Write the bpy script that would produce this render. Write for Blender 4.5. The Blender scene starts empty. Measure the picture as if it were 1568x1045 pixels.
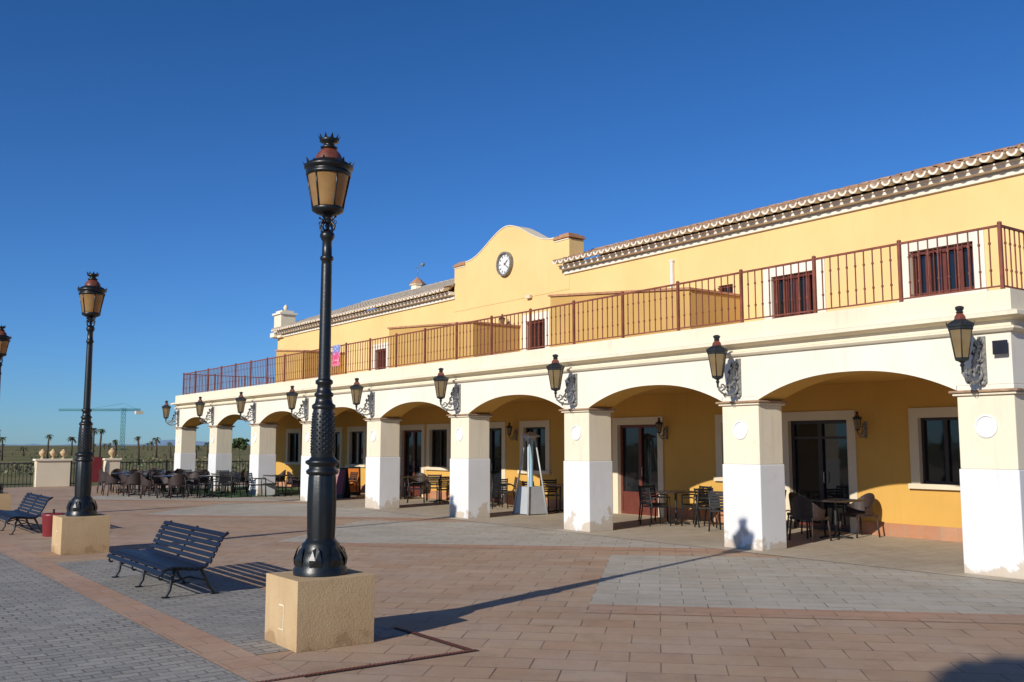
import bpy, math, random
from mathutils import Vector, Matrix
random.seed(7)
scene=bpy.context.scene
# ------------------------------------------------------------------ materials
def new_mat(name):
    m=bpy.data.materials.new(name); m.use_nodes=True
    nt=m.node_tree; b=nt.nodes.get('Principled BSDF')
    return m,nt,b
def N(nt,t,**kw):
    n=nt.nodes.new(t)
    for k,v in kw.items():
        if k in n.inputs: n.inputs[k].default_value=v
        else: setattr(n,k,v)
    return n
def ramp(nt,fac,stops):
    r=nt.nodes.new('ShaderNodeValToRGB'); e=r.color_ramp.elements
    while len(e)<len(stops): e.new(0.5)
    for i,(p,c) in enumerate(stops):
        e[i].position=p; e[i].color=(c[0],c[1],c[2],1) if not isinstance(c,(int,float)) else (c,c,c,1)
    nt.links.new(fac,r.inputs[0]); return r.outputs[0]
def mix(nt,fac,a,b,mode='MIX'):
    m=nt.nodes.new('ShaderNodeMix'); m.data_type='RGBA'; m.blend_type=mode
    for inp,v in ((m.inputs[0],fac),(m.inputs[6],a),(m.inputs[7],b)):
        if hasattr(v,'is_linked') or hasattr(v,'links'): nt.links.new(v,inp)
        elif isinstance(v,(int,float)): inp.default_value=v
        else: inp.default_value=(v[0],v[1],v[2],1)
    return m.outputs[2]
def coords(nt,scale=(1,1,1),rot=(0,0,0),loc=(0,0,0)):
    tc=nt.nodes.new('ShaderNodeTexCoord'); mp=nt.nodes.new('ShaderNodeMapping')
    nt.links.new(tc.outputs['Object'],mp.inputs[0])
    mp.inputs['Scale'].default_value=scale; mp.inputs['Rotation'].default_value=rot; mp.inputs['Location'].default_value=loc
    return mp.outputs[0]
def noise(nt,vec,scale,detail=5,rough=.55):
    n=N(nt,'ShaderNodeTexNoise'); n.inputs['Scale'].default_value=scale; n.inputs['Detail'].default_value=detail
    n.inputs['Roughness'].default_value=rough; nt.links.new(vec,n.inputs['Vector']); return n.outputs['Fac']
def bump(nt,b,h,strength=.2,dist=.01):
    n=nt.nodes.new('ShaderNodeBump'); n.inputs['Strength'].default_value=strength; n.inputs['Distance'].default_value=dist
    nt.links.new(h,n.inputs['Height']); nt.links.new(n.outputs[0],b.inputs['Normal'])
def stucco(name,c,c2=None,stain=None,stain_h=.5,rough=.9,amt=.25,bs=.25,th=.70,scuff=0):
    m,nt,b=new_mat(name); v=coords(nt)
    c2=c2 or tuple(x*.88 for x in c)
    n1=noise(nt,v,.7,6,.6)
    col=mix(nt,ramp(nt,n1,[(.35,0),(.7,1)]),c,c2)
    vs=coords(nt,(3,3,.35)); n2=noise(nt,vs,2.2,6,.65)
    dark=tuple(x*.70 for x in c)
    col=mix(nt,ramp(nt,n2,[(.54,0),(.8,amt)]),col,dark)
    if scuff:
        n6=noise(nt,v,3.7,9,.7); col=mix(nt,ramp(nt,n6,[(.60,0),(.68,scuff)]),col,(c[0]*.66,c[1]*.6,c[2]*.5))
    if stain:
        sx=nt.nodes.new('ShaderNodeSeparateXYZ'); nt.links.new(v,sx.inputs[0])
        mr=N(nt,'ShaderNodeMapRange'); mr.inputs['From Min'].default_value=0; mr.inputs['From Max'].default_value=stain_h
        mr.inputs['To Min'].default_value=.20; mr.inputs['To Max'].default_value=-.12; nt.links.new(sx.outputs[2],mr.inputs[0])
        n3=noise(nt,v,2.3,8,.62)
        ad=N(nt,'ShaderNodeMath',operation='ADD'); nt.links.new(n3,ad.inputs[0]); nt.links.new(mr.outputs[0],ad.inputs[1])
        col=mix(nt,ramp(nt,ad.outputs[0],[(th,0),(th+.04,.7)]),col,stain)
        nd=noise(nt,v,9,6,.6)
        a2=N(nt,'ShaderNodeMath',operation='MULTIPLY'); nt.links.new(nd,a2.inputs[0]); nt.links.new(mr.outputs[0],a2.inputs[1])
        col=mix(nt,ramp(nt,a2.outputs[0],[(.05,0),(.15,.4)]),col,tuple(x*.6 for x in stain))
    nt.links.new(col,b.inputs['Base Color']); b.inputs['Roughness'].default_value=rough
    b.inputs['Specular IOR Level'].default_value=.2
    bump(nt,b,noise(nt,v,55,6,.7),bs,.006)
    return m
def plain(name,c,rough=.5,metal=0,var=.15,scale=8,spec=.5,bs=.1):
    m,nt,b=new_mat(name); v=coords(nt); n=noise(nt,v,scale,5)
    col=mix(nt,ramp(nt,n,[(.3,0),(.75,1)]),c,tuple(x*(1-var*2) for x in c))
    nt.links.new(col,b.inputs['Base Color']); b.inputs['Roughness'].default_value=rough; b.inputs['Metallic'].default_value=metal
    b.inputs['Specular IOR Level'].default_value=spec
    if bs: bump(nt,b,noise(nt,v,60,4),bs,.004)
    return m
M={}
M['white']=stucco('white_painted_stucco',(.76,.715,.615),(.70,.65,.54),amt=.5,scuff=.12)
M['dado']=stucco('white_dado_paint',(.72,.715,.70),(.65,.645,.62),stain=(.48,.38,.26),stain_h=.6,amt=.45,th=.60,scuff=.22)
M['cream']=stucco('cream_stucco',(.76,.68,.52),(.71,.62,.46),amt=.6,scuff=.18)
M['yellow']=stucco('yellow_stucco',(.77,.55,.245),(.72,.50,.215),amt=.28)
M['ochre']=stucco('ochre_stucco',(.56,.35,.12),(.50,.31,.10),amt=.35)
M['yellow_in_shade']=stucco('arcade_yellow_stucco_shaded',(.63,.365,.09),(.57,.325,.078),amt=.35)  # wall yellow darkened: deeper arcade shade painted into the colour
M['tan']=stucco('tan_pedestal_render',(.55,.395,.22),(.42,.28,.15),stain=(.34,.21,.11),stain_h=.5,amt=.6,bs=.9,scuff=.35)
M['terra']=plain('terracotta_trim',(.50,.25,.13),.85,var=.2,scale=6)
M['ledge']=plain('weathered_ledge_tile',(.46,.29,.17),.85,var=.3,scale=6)
M['surround']=stucco('cream_window_surround',(.72,.62,.45),amt=.3)
M['glass'],nt,b=new_mat('dark_window_glass'); b.inputs['Base Color'].default_value=(.012,.014,.016,1); b.inputs['Roughness'].default_value=.04; b.inputs['Specular IOR Level'].default_value=.7
v=coords(nt); bump(nt,b,noise(nt,v,1.4,2),.10,.03)
M['frame']=plain('oxblood_window_frame',(.15,.038,.024),.45,var=.15)
M['doorframe']=plain('dark_door_frame',(.035,.022,.018),.4,var=.1)
M['rail']=plain('terracotta_painted_iron',(.26,.075,.04),.6,var=.25)
M['iron']=plain('black_cast_iron',(.010,.012,.013),.36,.0,var=.3,scale=20,spec=.5,bs=.3)
M['iron2']=plain('dark_green_black_iron',(.022,.026,.028),.5,var=.3,scale=15)
M['rust']=plain('copper_lamp_dome',(.20,.055,.03),.45,var=.3,scale=14)
M['silver']=plain('aged_grey_cast_metal',(.34,.33,.30),.55,.2,var=.4,scale=18,bs=.4)
M['navy']=plain('navy_bench_paint',(.010,.013,.024),.45,var=.25,scale=10)
M['maroon']=plain('maroon_paint',(.20,.022,.028),.4,var=.1)
M['clockface']=plain('clock_face',(.72,.72,.70),.4,var=.03)
M['black']=plain('black_paint',(.015,.015,.015),.5,var=.1)
M['rattan']=plain('brown_rattan',(.045,.025,.02),.6,var=.3,scale=40,bs=.5)
M['rattan2']=plain('black_resin',(.014,.014,.017),.5,var=.2,scale=30)
M['tabletop']=plain('dark_table_top',(.05,.035,.03),.25,var=.2)
M['steel']=plain('brushed_steel',(.55,.56,.58),.3,.6,var=.05)
M['lightsteel']=plain('painted_light_metal',(.46,.48,.49),.35,.1,var=.06)
M['heaterglass'],nt,b=new_mat('heater_tube_glass'); b.inputs['Base Color'].default_value=(.35,.55,.68,1); b.inputs['Roughness'].default_value=.05
M['orange']=plain('orange_plastic',(.65,.20,.03),.4,var=.1)
M['turf']=plain('artificial_turf',(.05,.13,.03),.95,var=.3,scale=60,bs=.6)
M['crane']=plain('teal_crane_paint',(.06,.24,.22),.6,var=.05)
M['bark']=plain('bark',(.09,.065,.045),.95,var=.3,scale=12,bs=.8)
M['hill_haze']=plain('hazed_distant_hill',(.13,.20,.31),1,var=.1,scale=.01,bs=0)  # blue atmospheric haze put into the hills' base colour
M['pipe']=plain('white_pvc',(.72,.71,.68),.4,var=.05)
def lampglass(name,c1,c2,tc_,f=.45):
    m,nt,b=new_mat(name); v=coords(nt)
    col=mix(nt,ramp(nt,noise(nt,v,5,3),[(.3,0),(.7,1)]),c1,c2)
    b.inputs['Roughness'].default_value=.18; nt.links.new(col,b.inputs['Base Color'])
    tr=nt.nodes.new('ShaderNodeBsdfTranslucent'); tr.inputs[0].default_value=(*tc_,1)
    mx=nt.nodes.new('ShaderNodeMixShader'); mx.inputs[0].default_value=f
    nt.links.new(b.outputs[0],mx.inputs[1]); nt.links.new(tr.outputs[0],mx.inputs[2])
    nt.links.new(mx.outputs[0],nt.nodes['Material Output'].inputs[0]); return m
M['amber']=lampglass('amber_lamp_glass',(.50,.32,.14),(.36,.19,.06),(.70,.38,.12))
M['paleglass']=lampglass('pale_lantern_glass',(.40,.31,.17),(.28,.20,.10),(.5,.38,.2))
def leafmat(name,c1,c2):
    m,nt,b=new_mat(name); v=coords(nt)
    col=mix(nt,ramp(nt,noise(nt,v,2.5,4),[(.35,0),(.65,1)]),c1,c2)
    nt.links.new(col,b.inputs['Base Color']); b.inputs['Roughness'].default_value=.7; return m
M['leaf']=leafmat('tree_leaves',(.05,.085,.025),(.09,.12,.04))
M['palm']=leafmat('palm_fronds',(.06,.08,.035),(.10,.11,.05))
M['scrub']=leafmat('scrub_leaves',(.12,.11,.05),(.18,.14,.07))
def tilemat(name,cs,gc,ga):
    m,nt,b=new_mat(name); v=coords(nt)
    vo=N(nt,'ShaderNodeTexVoronoi'); vo.inputs['Scale'].default_value=3.2; nt.links.new(v,vo.inputs['Vector'])
    sx=nt.nodes.new('ShaderNodeSeparateColor'); nt.links.new(vo.outputs['Color'],sx.inputs[0])
    col=ramp(nt,sx.outputs[0],list(zip((0,.4,.7,1),cs)))
    col=mix(nt,ramp(nt,noise(nt,v,6,6),[(.4,0),(.75,ga)]),col,gc)
    nt.links.new(col,b.inputs['Base Color']); b.inputs['Roughness'].default_value=.9; return m
M['tile']=tilemat('clay_roof_tiles',[(.36,.18,.09),(.46,.25,.13),(.52,.34,.20),(.28,.14,.08)],(.42,.34,.25),.4)
M['tile_pale']=tilemat('lichened_roof_tiles',[(.42,.34,.25),(.46,.38,.29),(.50,.43,.34),(.38,.28,.2)],(.45,.42,.36),.7)
def brickmat(name,cols,bw,bh,mortar,ms,rot=0,offset=.5,bumpst=.5,rough=.8,axes=None,big=.25,spec=.25,jitter=.6,dk=.45,tint=.62):
    m,nt,b=new_mat(name)
    v=coords(nt,rot=(0,0,rot))
    if axes=='YZ':
        tc=nt.nodes.new('ShaderNodeTexCoord'); s=nt.nodes.new('ShaderNodeSeparateXYZ'); c=nt.nodes.new('ShaderNodeCombineXYZ')
        nt.links.new(tc.outputs['Object'],s.inputs[0]); nt.links.new(s.outputs[1],c.inputs[0]); nt.links.new(s.outputs[2],c.inputs[1]); v=c.outputs[0]
    br=nt.nodes.new('ShaderNodeTexBrick'); br.offset=offset
    br.inputs['Scale'].default_value=1; br.inputs['Brick Width'].default_value=bw; br.inputs['Row Height'].default_value=bh
    br.inputs['Mortar Size'].default_value=ms; br.inputs['Mortar Smooth'].default_value=.3; br.inputs['Bias'].default_value=0
    br.inputs['Color1'].default_value=(0,0,0,1); br.inputs['Color2'].default_value=(1,1,1,1); br.inputs['Mortar'].default_value=(.5,.5,.5,1)
    nn=N(nt,'ShaderNodeTexNoise'); nn.inputs['Scale'].default_value=2.5; nt.links.new(v,nn.inputs['Vector'])
    vm=N(nt,'ShaderNodeVectorMath',operation='SCALE'); vm.inputs['Scale'].default_value=.02*jitter; nt.links.new(nn.outputs['Color'],vm.inputs[0])
    va=N(nt,'ShaderNodeVectorMath',operation='ADD'); nt.links.new(v,va.inputs[0]); nt.links.new(vm.outputs[0],va.inputs[1])
    nt.links.new(va.outputs[0],br.inputs['Vector'])
    k=len(cols)
    col=ramp(nt,br.outputs['Color'],[(i/(k-1),c) for i,c in enumerate(cols)])
    n1=noise(nt,v,.35,7,.65)
    col=mix(nt,ramp(nt,n1,[(.35,0),(.7,1)]),col,mix(nt,.5,col,(tuple(x*tint for x in cols[-1]))))
    n7=noise(nt,v,.9,8,.7)   # sun-bleached, dusty areas
    g_=sum(cols[0])/3
    col=mix(nt,ramp(nt,n7,[(.45,0),(.7,.45)]),col,(g_*1.38,g_*1.2,g_*.98))
    n2=noise(nt,v,7,8,.7)
    col=mix(nt,ramp(nt,n2,[(.5,0),(.85,big*1.6)]),col,tuple(min(1,x*1.5) for x in cols[0]))
    n4=noise(nt,v,2.1,8,.7)
    col=mix(nt,ramp(nt,n4,[(.52,0),(.75,big*1.6)]),col,tuple(x*dk for x in cols[0]))
    n5=noise(nt,v,23,3,.6)
    col=mix(nt,ramp(nt,n5,[(.66,0),(.72,.4)]),col,tuple(x*.35 for x in cols[0]))
    n3=noise(nt,v,1.3,3)
    mf=N(nt,'ShaderNodeMath',operation='MULTIPLY'); nt.links.new(br.outputs['Fac'],mf.inputs[0]); nt.links.new(ramp(nt,n3,[(.35,.3),(.65,1)]),mf.inputs[1])
    col=mix(nt,mf.outputs[0],col,mortar)
    nt.links.new(col,b.inputs['Base Color']); b.inputs['Roughness'].default_value=rough; b.inputs['Specular IOR Level'].default_value=spec
    inv=N(nt,'ShaderNodeMath',operation='MULTIPLY_ADD'); nt.links.new(br.outputs['Fac'],inv.inputs[0]); inv.inputs[1].default_value=-1
    nt.links.new(noise(nt,v,30,6,.7),inv.inputs[2])
    bump(nt,b,inv.outputs[0],bumpst,.006)
    return m
A45=math.radians(45)
M['paving']=brickmat('terracotta_paving',[(.40,.265,.17),(.44,.295,.195),(.47,.33,.22),(.41,.255,.155)],.50,.36,(.12,.08,.055),.007,rot=A45)
M['redband']=brickmat('red_paving_band',[(.41,.24,.15),(.45,.275,.18),(.43,.255,.16)],.50,.27,(.17,.10,.07),.007,rot=A45)
M['greypave']=brickmat('grey_paving',[(.42,.38,.31),(.46,.42,.35),(.40,.36,.29),(.43,.37,.285)],.50,.30,(.16,.13,.10),.007,rot=A45)
M['beigepave']=brickmat('beige_walkway_paving',[(.44,.37,.27),(.47,.40,.30),(.42,.35,.26)],.50,.30,(.18,.14,.10),.006,rot=0)
M['cobble']=brickmat('grey_cobbles',[(.26,.25,.225),(.33,.315,.28),(.39,.365,.315),(.29,.275,.25)],.21,.115,(.15,.13,.11),.011,rot=0,bumpst=1.0,jitter=1.6,big=.3)
M['strip']=brickmat('terracotta_strip',[(.43,.265,.17),(.48,.305,.205),(.45,.28,.18)],.35,.35,(.20,.13,.09),.006,rot=0)
M['skirt']=brickmat('terracotta_skirting',[(.45,.19,.09),(.52,.24,.12),(.48,.21,.10)],.33,.5,(.35,.25,.17),.008,axes='YZ',offset=0)
m,nt,b=new_mat('dry_field'); v=coords(nt)
col=ramp(nt,noise(nt,v,.05,8,.65),[(.35,(.12,.13,.06)),(.5,(.19,.17,.09)),(.7,(.28,.22,.13))])
col=mix(nt,ramp(nt,noise(nt,v,1.2,6),[(.45,0),(.7,.6)]),col,(.09,.105,.045))
nt.links.new(col,b.inputs['Base Color']); b.inputs['Roughness'].default_value=1; b.inputs['Specular IOR Level'].default_value=0; M['field']=m
m,nt,b=new_mat('banner_print'); v=coords(nt)
sx=nt.nodes.new('ShaderNodeSeparateXYZ'); nt.links.new(v,sx.inputs[0])
ad=N(nt,'ShaderNodeMapRange'); ad.inputs['From Min'].default_value=3.98; ad.inputs['From Max'].default_value=4.64; nt.links.new(sx.outputs[2],ad.inputs[0])
nz=noise(nt,coords(nt,(1,6,10)),1.5,3)
col=ramp(nt,ad.outputs[0],[(0,(.70,.25,.32)),(.2,(.62,.05,.14)),(.55,(.62,.08,.22)),(.7,(.20,.22,.50)),(1,(.18,.28,.55))])
col=mix(nt,ramp(nt,nz,[(.54,0),(.58,.6)]),col,(.7,.6,.62))
nt.links.new(col,b.inputs['Base Color']); M['banner']=m

# ------------------------------------------------------------------ mesh builder
class MB:
    def __init__(s): s.v=[];s.f=[];s.m=[];s.s=[];s.mats=[]
    def mi(s,k):
        if k not in s.mats: s.mats.append(k)
        return s.mats.index(k)
    def add(s,vs,fs,mat,smooth=False):
        o=len(s.v); s.v+= [tuple(p) for p in vs]; i=s.mi(mat)
        for f in fs: s.f.append([a+o for a in f]); s.m.append(i); s.s.append(smooth)
    def box(s,x0,x1,y0,y1,z0,z1,mat,R=None,c=None):
        vs=[(x,y,z) for x in (x0,x1) for y in (y0,y1) for z in (z0,z1)]
        if R is not None: vs=[R@Vector(p)+Vector(c) for p in vs]
        s.add(vs,[(0,1,3,2),(4,6,7,5),(0,4,5,1),(2,3,7,6),(0,2,6,4),(1,5,7,3)],mat)
    def lathe(s,prof,seg,mat,c=(0,0,0),smooth=True,a0=0,cap=True):
        vs=[];fs=[]
        for r,z in prof:
            for i in range(seg):
                a=a0+2*math.pi*i/seg; vs.append((c[0]+r*math.cos(a),c[1]+r*math.sin(a),c[2]+z))
        for j in range(len(prof)-1):
            for i in range(seg):
                k=(i+1)%seg; fs.append((j*seg+i,j*seg+k,(j+1)*seg+k,(j+1)*seg+i))
        s.add(vs,fs,mat,smooth)
        if cap:
            for j in (0,len(prof)-1):
                if prof[j][0]>.001: s.add(vs[j*seg:(j+1)*seg],[tuple(range(seg)) if j else tuple(reversed(range(seg)))],mat)
    def tube(s,pts,r,seg,mat,r1=None,smooth=True):
        pts=[Vector(p) for p in pts]; n=len(pts); vs=[];fs=[]
        t0=(pts[1]-pts[0]).normalized(); up=Vector((0,0,1)) if abs(t0.z)<.9 else Vector((1,0,0))
        u=t0.cross(up).normalized()
        for i,p in enumerate(pts):
            t=(pts[min(i+1,n-1)]-pts[max(i-1,0)]).normalized()
            u=(u-t*u.dot(t)).normalized(); w=t.cross(u)
            rr=r if r1 is None else r+(r1-r)*i/(n-1)
            for k in range(seg):
                a=2*math.pi*k/seg; vs.append(p+u*math.cos(a)*rr+w*math.sin(a)*rr)
        for i in range(n-1):
            for k in range(seg):
                q=(k+1)%seg; fs.append((i*seg+k,i*seg+q,(i+1)*seg+q,(i+1)*seg+k))
        fs.append(tuple(reversed(range(seg)))); fs.append(tuple(range((n-1)*seg,n*seg)))
        s.add(vs,fs,mat,smooth)
    def sweep(s,path,prof,mat):
        P=[Vector(p) for p in path]; n=len(P); rows=[]
        for i,p in enumerate(P):
            ns=[]
            if i>0: d=(P[i]-P[i-1]).normalized(); ns.append(Vector((-d.y,d.x)))
            if i<n-1: d=(P[i+1]-P[i]).normalized(); ns.append(Vector((-d.y,d.x)))
            if len(ns)==2:
                b=(ns[0]+ns[1]).normalized(); k=1/max(.2,b.dot(ns[0])); nn=b*k
            else: nn=ns[0]
            rows.append([(p.x+nn.x*o,p.y+nn.y*o,z) for o,z in prof])
        vs=[q for r in rows for q in r]; m=len(prof); fs=[]
        for i in range(n-1):
            for j in range(m-1): fs.append((i*m+j,i*m+j+1,(i+1)*m+j+1,(i+1)*m+j))
        fs.append(tuple(range(m))); fs.append(tuple(reversed(range((n-1)*m,n*m))))
        s.add(vs,fs,mat)
    def mesh(s,name):
        me=bpy.data.meshes.new(name); me.from_pydata(s.v,[],s.f)
        for k in s.mats: me.materials.append(M[k])
        me.polygons.foreach_set('material_index',s.m); me.polygons.foreach_set('use_smooth',s.s); me.update(); return me
    def obj(s,name,parent=None,loc=(0,0,0),rotz=0,bevel=0):
        return place(s.mesh(name),name,parent,loc,rotz,bevel)
def place(me,name,parent=None,loc=(0,0,0),rotz=0,bevel=0,scale=1):
    o=bpy.data.objects.new(name,me); scene.collection.objects.link(o)
    o.location=loc; o.rotation_euler[2]=rotz; o.scale=(scale,)*3
    if parent: o.parent=parent
    if bevel:
        md=o.modifiers.new('bevel','BEVEL'); md.width=bevel; md.segments=2; md.limit_method='ANGLE'; md.angle_limit=math.radians(40)
    return o
def empty(name,loc=(0,0,0),rotz=0):
    e=bpy.data.objects.new(name,None); e.location=loc; e.rotation_euler[2]=rotz; scene.collection.objects.link(e); return e

# ------------------------------------------------------------------ ground
def sheet(name,pts,z,mat):
    b=MB(); b.add([(x,y,z) for x,y in pts],[tuple(range(len(pts)))],mat); return b.obj(name)
sheet('terrain',[(-6000,-6000),(6000,-6000),(6000,6000),(-6000,6000)],-.03,'field')
sheet('plaza_paving',[(-60,-60),(40,-60),(40,44.2),(-60,44.2)],0,'paving')
for k in range(4):
    oy=8.4*k
    def T(s_,d_): return ((s_+d_)/2,(s_-d_)/2)
    XL=12.3
    s0=15.02+oy; s1=21.75+oy; d=-1.08-oy
    sheet('grey_paving_patch',[T(s0,d),T(s0,2*XL-s0),T(s1,2*XL-s1),T(s1,d)],.004,'greypave')
    s2=s0-.75
    sheet('red_paving_band',[T(s2,d),T(s2,2*XL-s2),T(s0,2*XL-s0),T(s0,d)],.004,'redband')
sheet('arcade_walkway',[(12.3,5),(16.6,5),(16.6,41.5),(12.3,41.5)],.008,'beigepave')
sheet('cobbled_area',[(-14,-8),(2.75,-8),(2.75,19),(-14,19)],.004,'cobble')
sheet('cobbled_area',[(3.12,7.75),(4.55,7.75),(4.55,15.4),(3.12,15.4)],.004,'cobble')
sheet('terracotta_paving_strip',[(2.75,6.0),(3.12,6.0),(3.12,24),(2.75,24)],.008,'strip')
b=MB()
def grate(x0,x1,y0,y1):
    b.box(x0,x1,y0,y1,.001,.009,'black')
    L=(x1-x0) if x1-x0>y1-y0 else (y1-y0); n=int(L/.035)
    for i in range(n):
        t=(i+.5)*.035
        if x1-x0>y1-y0: b.box(x0+t-.008,x0+t+.008,y0+.008,y1-.008,.0091,.014,'frame')
        else: b.box(x0+.008,x1-.008,y0+t-.008,y0+t+.008,.0091,.014,'frame')
grate(2.0,4.68,6.80,6.86); grate(4.60,4.66,6.87,8.1)
b.obj('drain_grate')

# ------------------------------------------------------------------ building
BLD=empty('arcade_building')
XF=12.65; TH=.6; XR=16.6
FY=[6.97,11.12,15.34,19.61,23.86,28.09,32.31,36.45,40.55]; PW=.77
b=MB(); lo=MB(); med=MB()
for y in FY:
    y0=y-PW
    lo.box(XF-.015,XF+TH+.015,y0-.015,y+.015,0,1.385,'dado')
    b.box(XF,XF+TH,y0,y,1.3851,2.36,'cream')
    b.box(XF-.045,XF+TH+.045,y0-.045,y+.045,2.36,2.395,'cream')
    b.box(XF-.08,XF+TH+.08,y0-.08,y+.08,2.3951,2.43,'ledge')
    b.box(XF+.0,XF+TH,y0,y,2.4301,2.50,'white')
    c=(XF,y-PW/2,1.95); vs=[];fs=[];seg=32
    for r,o in ((.155,0),(.155,.016),(.130,.020),(.122,.004),(0.001,.004)):
        for i in range(seg):
            a=2*math.pi*i/seg; vs.append((c[0]-o,c[1]+r*math.cos(a),c[2]+r*math.sin(a)))
    for j in range(4):
        for i in range(seg):
            k=(i+1)%seg; fs.append((j*seg+i,j*seg+k,(j+1)*seg+k,(j+1)*seg+i))
    med.add(vs,fs,'dado')
b.box(XR-.35,XR,FY[0]-PW,FY[0]-PW+.6,0,2.36,'cream')
b.obj('piers',BLD,bevel=.012); lo.obj('pier_bases',BLD,bevel=.015); med.obj('medallions',BLD)
b=MB(); ZT=3.66
def arch(p0,p1,nrm,th,zs=2.50,zc=2.80,zt=ZT,n=28):
    p0=Vector(p0);p1=Vector(p1);nv=Vector(nrm)*th; fr=[];bk=[];zz=[]
    for i in range(n+1):
        t=i/n; q=p0+(p1-p0)*t; x=(t-.5)*2
        z=zs-.06+ (zc-zs+.06)*(1-abs(x)**2.25)
        fr.append(q);bk.append(q+nv);zz.append(z)
    for i in range(n):
        a,c=fr[i],fr[i+1]; A,C=bk[i],bk[i+1]
        b.add([(a.x,a.y,zz[i]),(c.x,c.y,zz[i+1]),(c.x,c.y,zt),(a.x,a.y,zt)],[(0,1,2,3)],'white')
        b.add([(A.x,A.y,zz[i]),(C.x,C.y,zz[i+1]),(C.x,C.y,zt),(A.x,A.y,zt)],[(3,2,1,0)],'yellow_in_shade')
        b.add([(a.x,a.y,zz[i]),(c.x,c.y,zz[i+1]),(C.x,C.y,zz[i+1]),(A.x,A.y,zz[i])],[(0,3,2,1)],'yellow_in_shade')
for i,y in enumerate(FY):
    b.box(XF,XF+TH,y-PW,y,2.5001,ZT,'white')
    if i<len(FY)-1: arch((XF,FY[i]),(XF,FY[i+1]-PW),(1,0),TH)
yn=FY[0]-PW; yf=FY[-1]
arch((XF+TH,yn),(XR-.35,yn),(0,1),.6); b.box(XR-.35,XR-.001,yn,yn+.6,2.3601,ZT,'white')
arch((XF+TH,yf),(XR,yf),(0,-1),.6)
b.obj('arch_wall',BLD)
b=MB()
b.box(XF+TH+.001,XR-.001,yn+.601,yf-.601,2.9,3.55,'yellow_in_shade')
b.obj('terrace_slab',BLD)
b=MB()
prof=[(.0,3.18),(.05,3.185),(.085,3.215),(.085,3.24),(.012,3.262),(.012,3.34),(.06,3.355),(.10,3.37),(.19,3.375),(.19,3.425),(.15,3.445),(.05,3.45),(.045,3.47),(.045,3.735),(-.25,3.735),(-.25,3.5)]
b.sweep([(XR,yn),(XF,yn),(XF,yf),(XR,yf)],[( o,z) for o,z in prof],'cream')
b.obj('cornice',BLD)
b=MB()
b.box(XF+.05,XR-.001,yn+.05,yf-.05,3.6505,3.70,'terra'); b.obj('terrace_floor',BLD)
b=MB(); rx=XF+.06
def rail(p0,p1,step,z0=3.735,z1=4.62,nb=9,skip0=False):
    p0=Vector(p0);p1=Vector(p1);L=(p1-p0).length; n=max(1,round(L/step)); d=(p1-p0)/n; dn=(p1-p0).normalized()
    alongY=abs(dn.y)>.5
    def bx(c,hw,hh,za,zb):
        b.box(c.x-(hh if alongY else hw),c.x+(hh if alongY else hw),c.y-(hw if alongY else hh),c.y+(hw if alongY else hh),za,zb,'rail')
    for i in range(n+1):
        q=p0+d*i
        if not (i==0 and skip0):
            bx(q,.022,.022,z0,z1+.012)
            b.lathe([(.032,0),(.032,.02),(.0,.035)],8,'rail',(q.x,q.y,z1+.0121),cap=False)
        if i<n:
            mid=q+d/2
            bx(mid,d.length/2-.023,.016,z1-.03,z1); bx(mid,d.length/2-.023,.012,z0+.05,z0+.07)
            for k in range(1,nb+1):
                c=q+d*(k/(nb+1)); bx(c,.0075,.0075,z0+.0701,z1-.0301)
                for zz in (z0+.27,z1-.25): bx(c,.014,.012,zz,zz+.03)
rail((rx,6.3),(rx,39.95),1.49); rail((rx,6.3),(XR,6.3),1.45,skip0=True); rail((rx,39.95),(XR,39.95),1.45,skip0=True)
b.obj('terrace_railing',BLD)
b=MB(); b.box(12.60,12.615,25.5,25.98,4.0,4.62,'banner'); b.obj('banner',BLD)

def wall(bm,x,y0,y1,z0,z1,ops,mat,dep=.14):
    ys=sorted({y0,y1}|{o[0] for o in ops}|{o[1] for o in ops}); zs=sorted({z0,z1}|{o[2] for o in ops}|{o[3] for o in ops})
    for i in range(len(ys)-1):
        for j in range(len(zs)-1):
            cy=(ys[i]+ys[i+1])/2; cz=(zs[j]+zs[j+1])/2
            if any(o[0]<cy<o[1] and o[2]<cz<o[3] for o in ops): continue
            bm.add([(x,ys[i],zs[j]),(x,ys[i+1],zs[j]),(x,ys[i+1],zs[j+1]),(x,ys[i],zs[j+1])],[(0,3,2,1)],mat)
    for a,c,e,f in ops:
        X=x+dep
        bm.add([(x,a,e),(x,c,e),(x,c,f),(x,a,f),(X,a,e),(X,c,e),(X,c,f),(X,a,f)],[(0,1,5,4),(3,7,6,2),(0,4,7,3),(1,2,6,5)],'surround')
def surround(bm,x,a,c,e,f,w=.18,sill=True,p=.035,mat='surround'):
    bm.box(x-p,x-.001,a-w,a,e,f,mat); bm.box(x-p,x-.001,c,c+w,e,f,mat)
    bm.box(x-p,x-.001,a-w,c+w,f,f+w,mat)
    if sill:
        bm.box(x-p-.05,x-.001,a-w-.03,c+w+.03,e-.09,e-.0001,mat)
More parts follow.
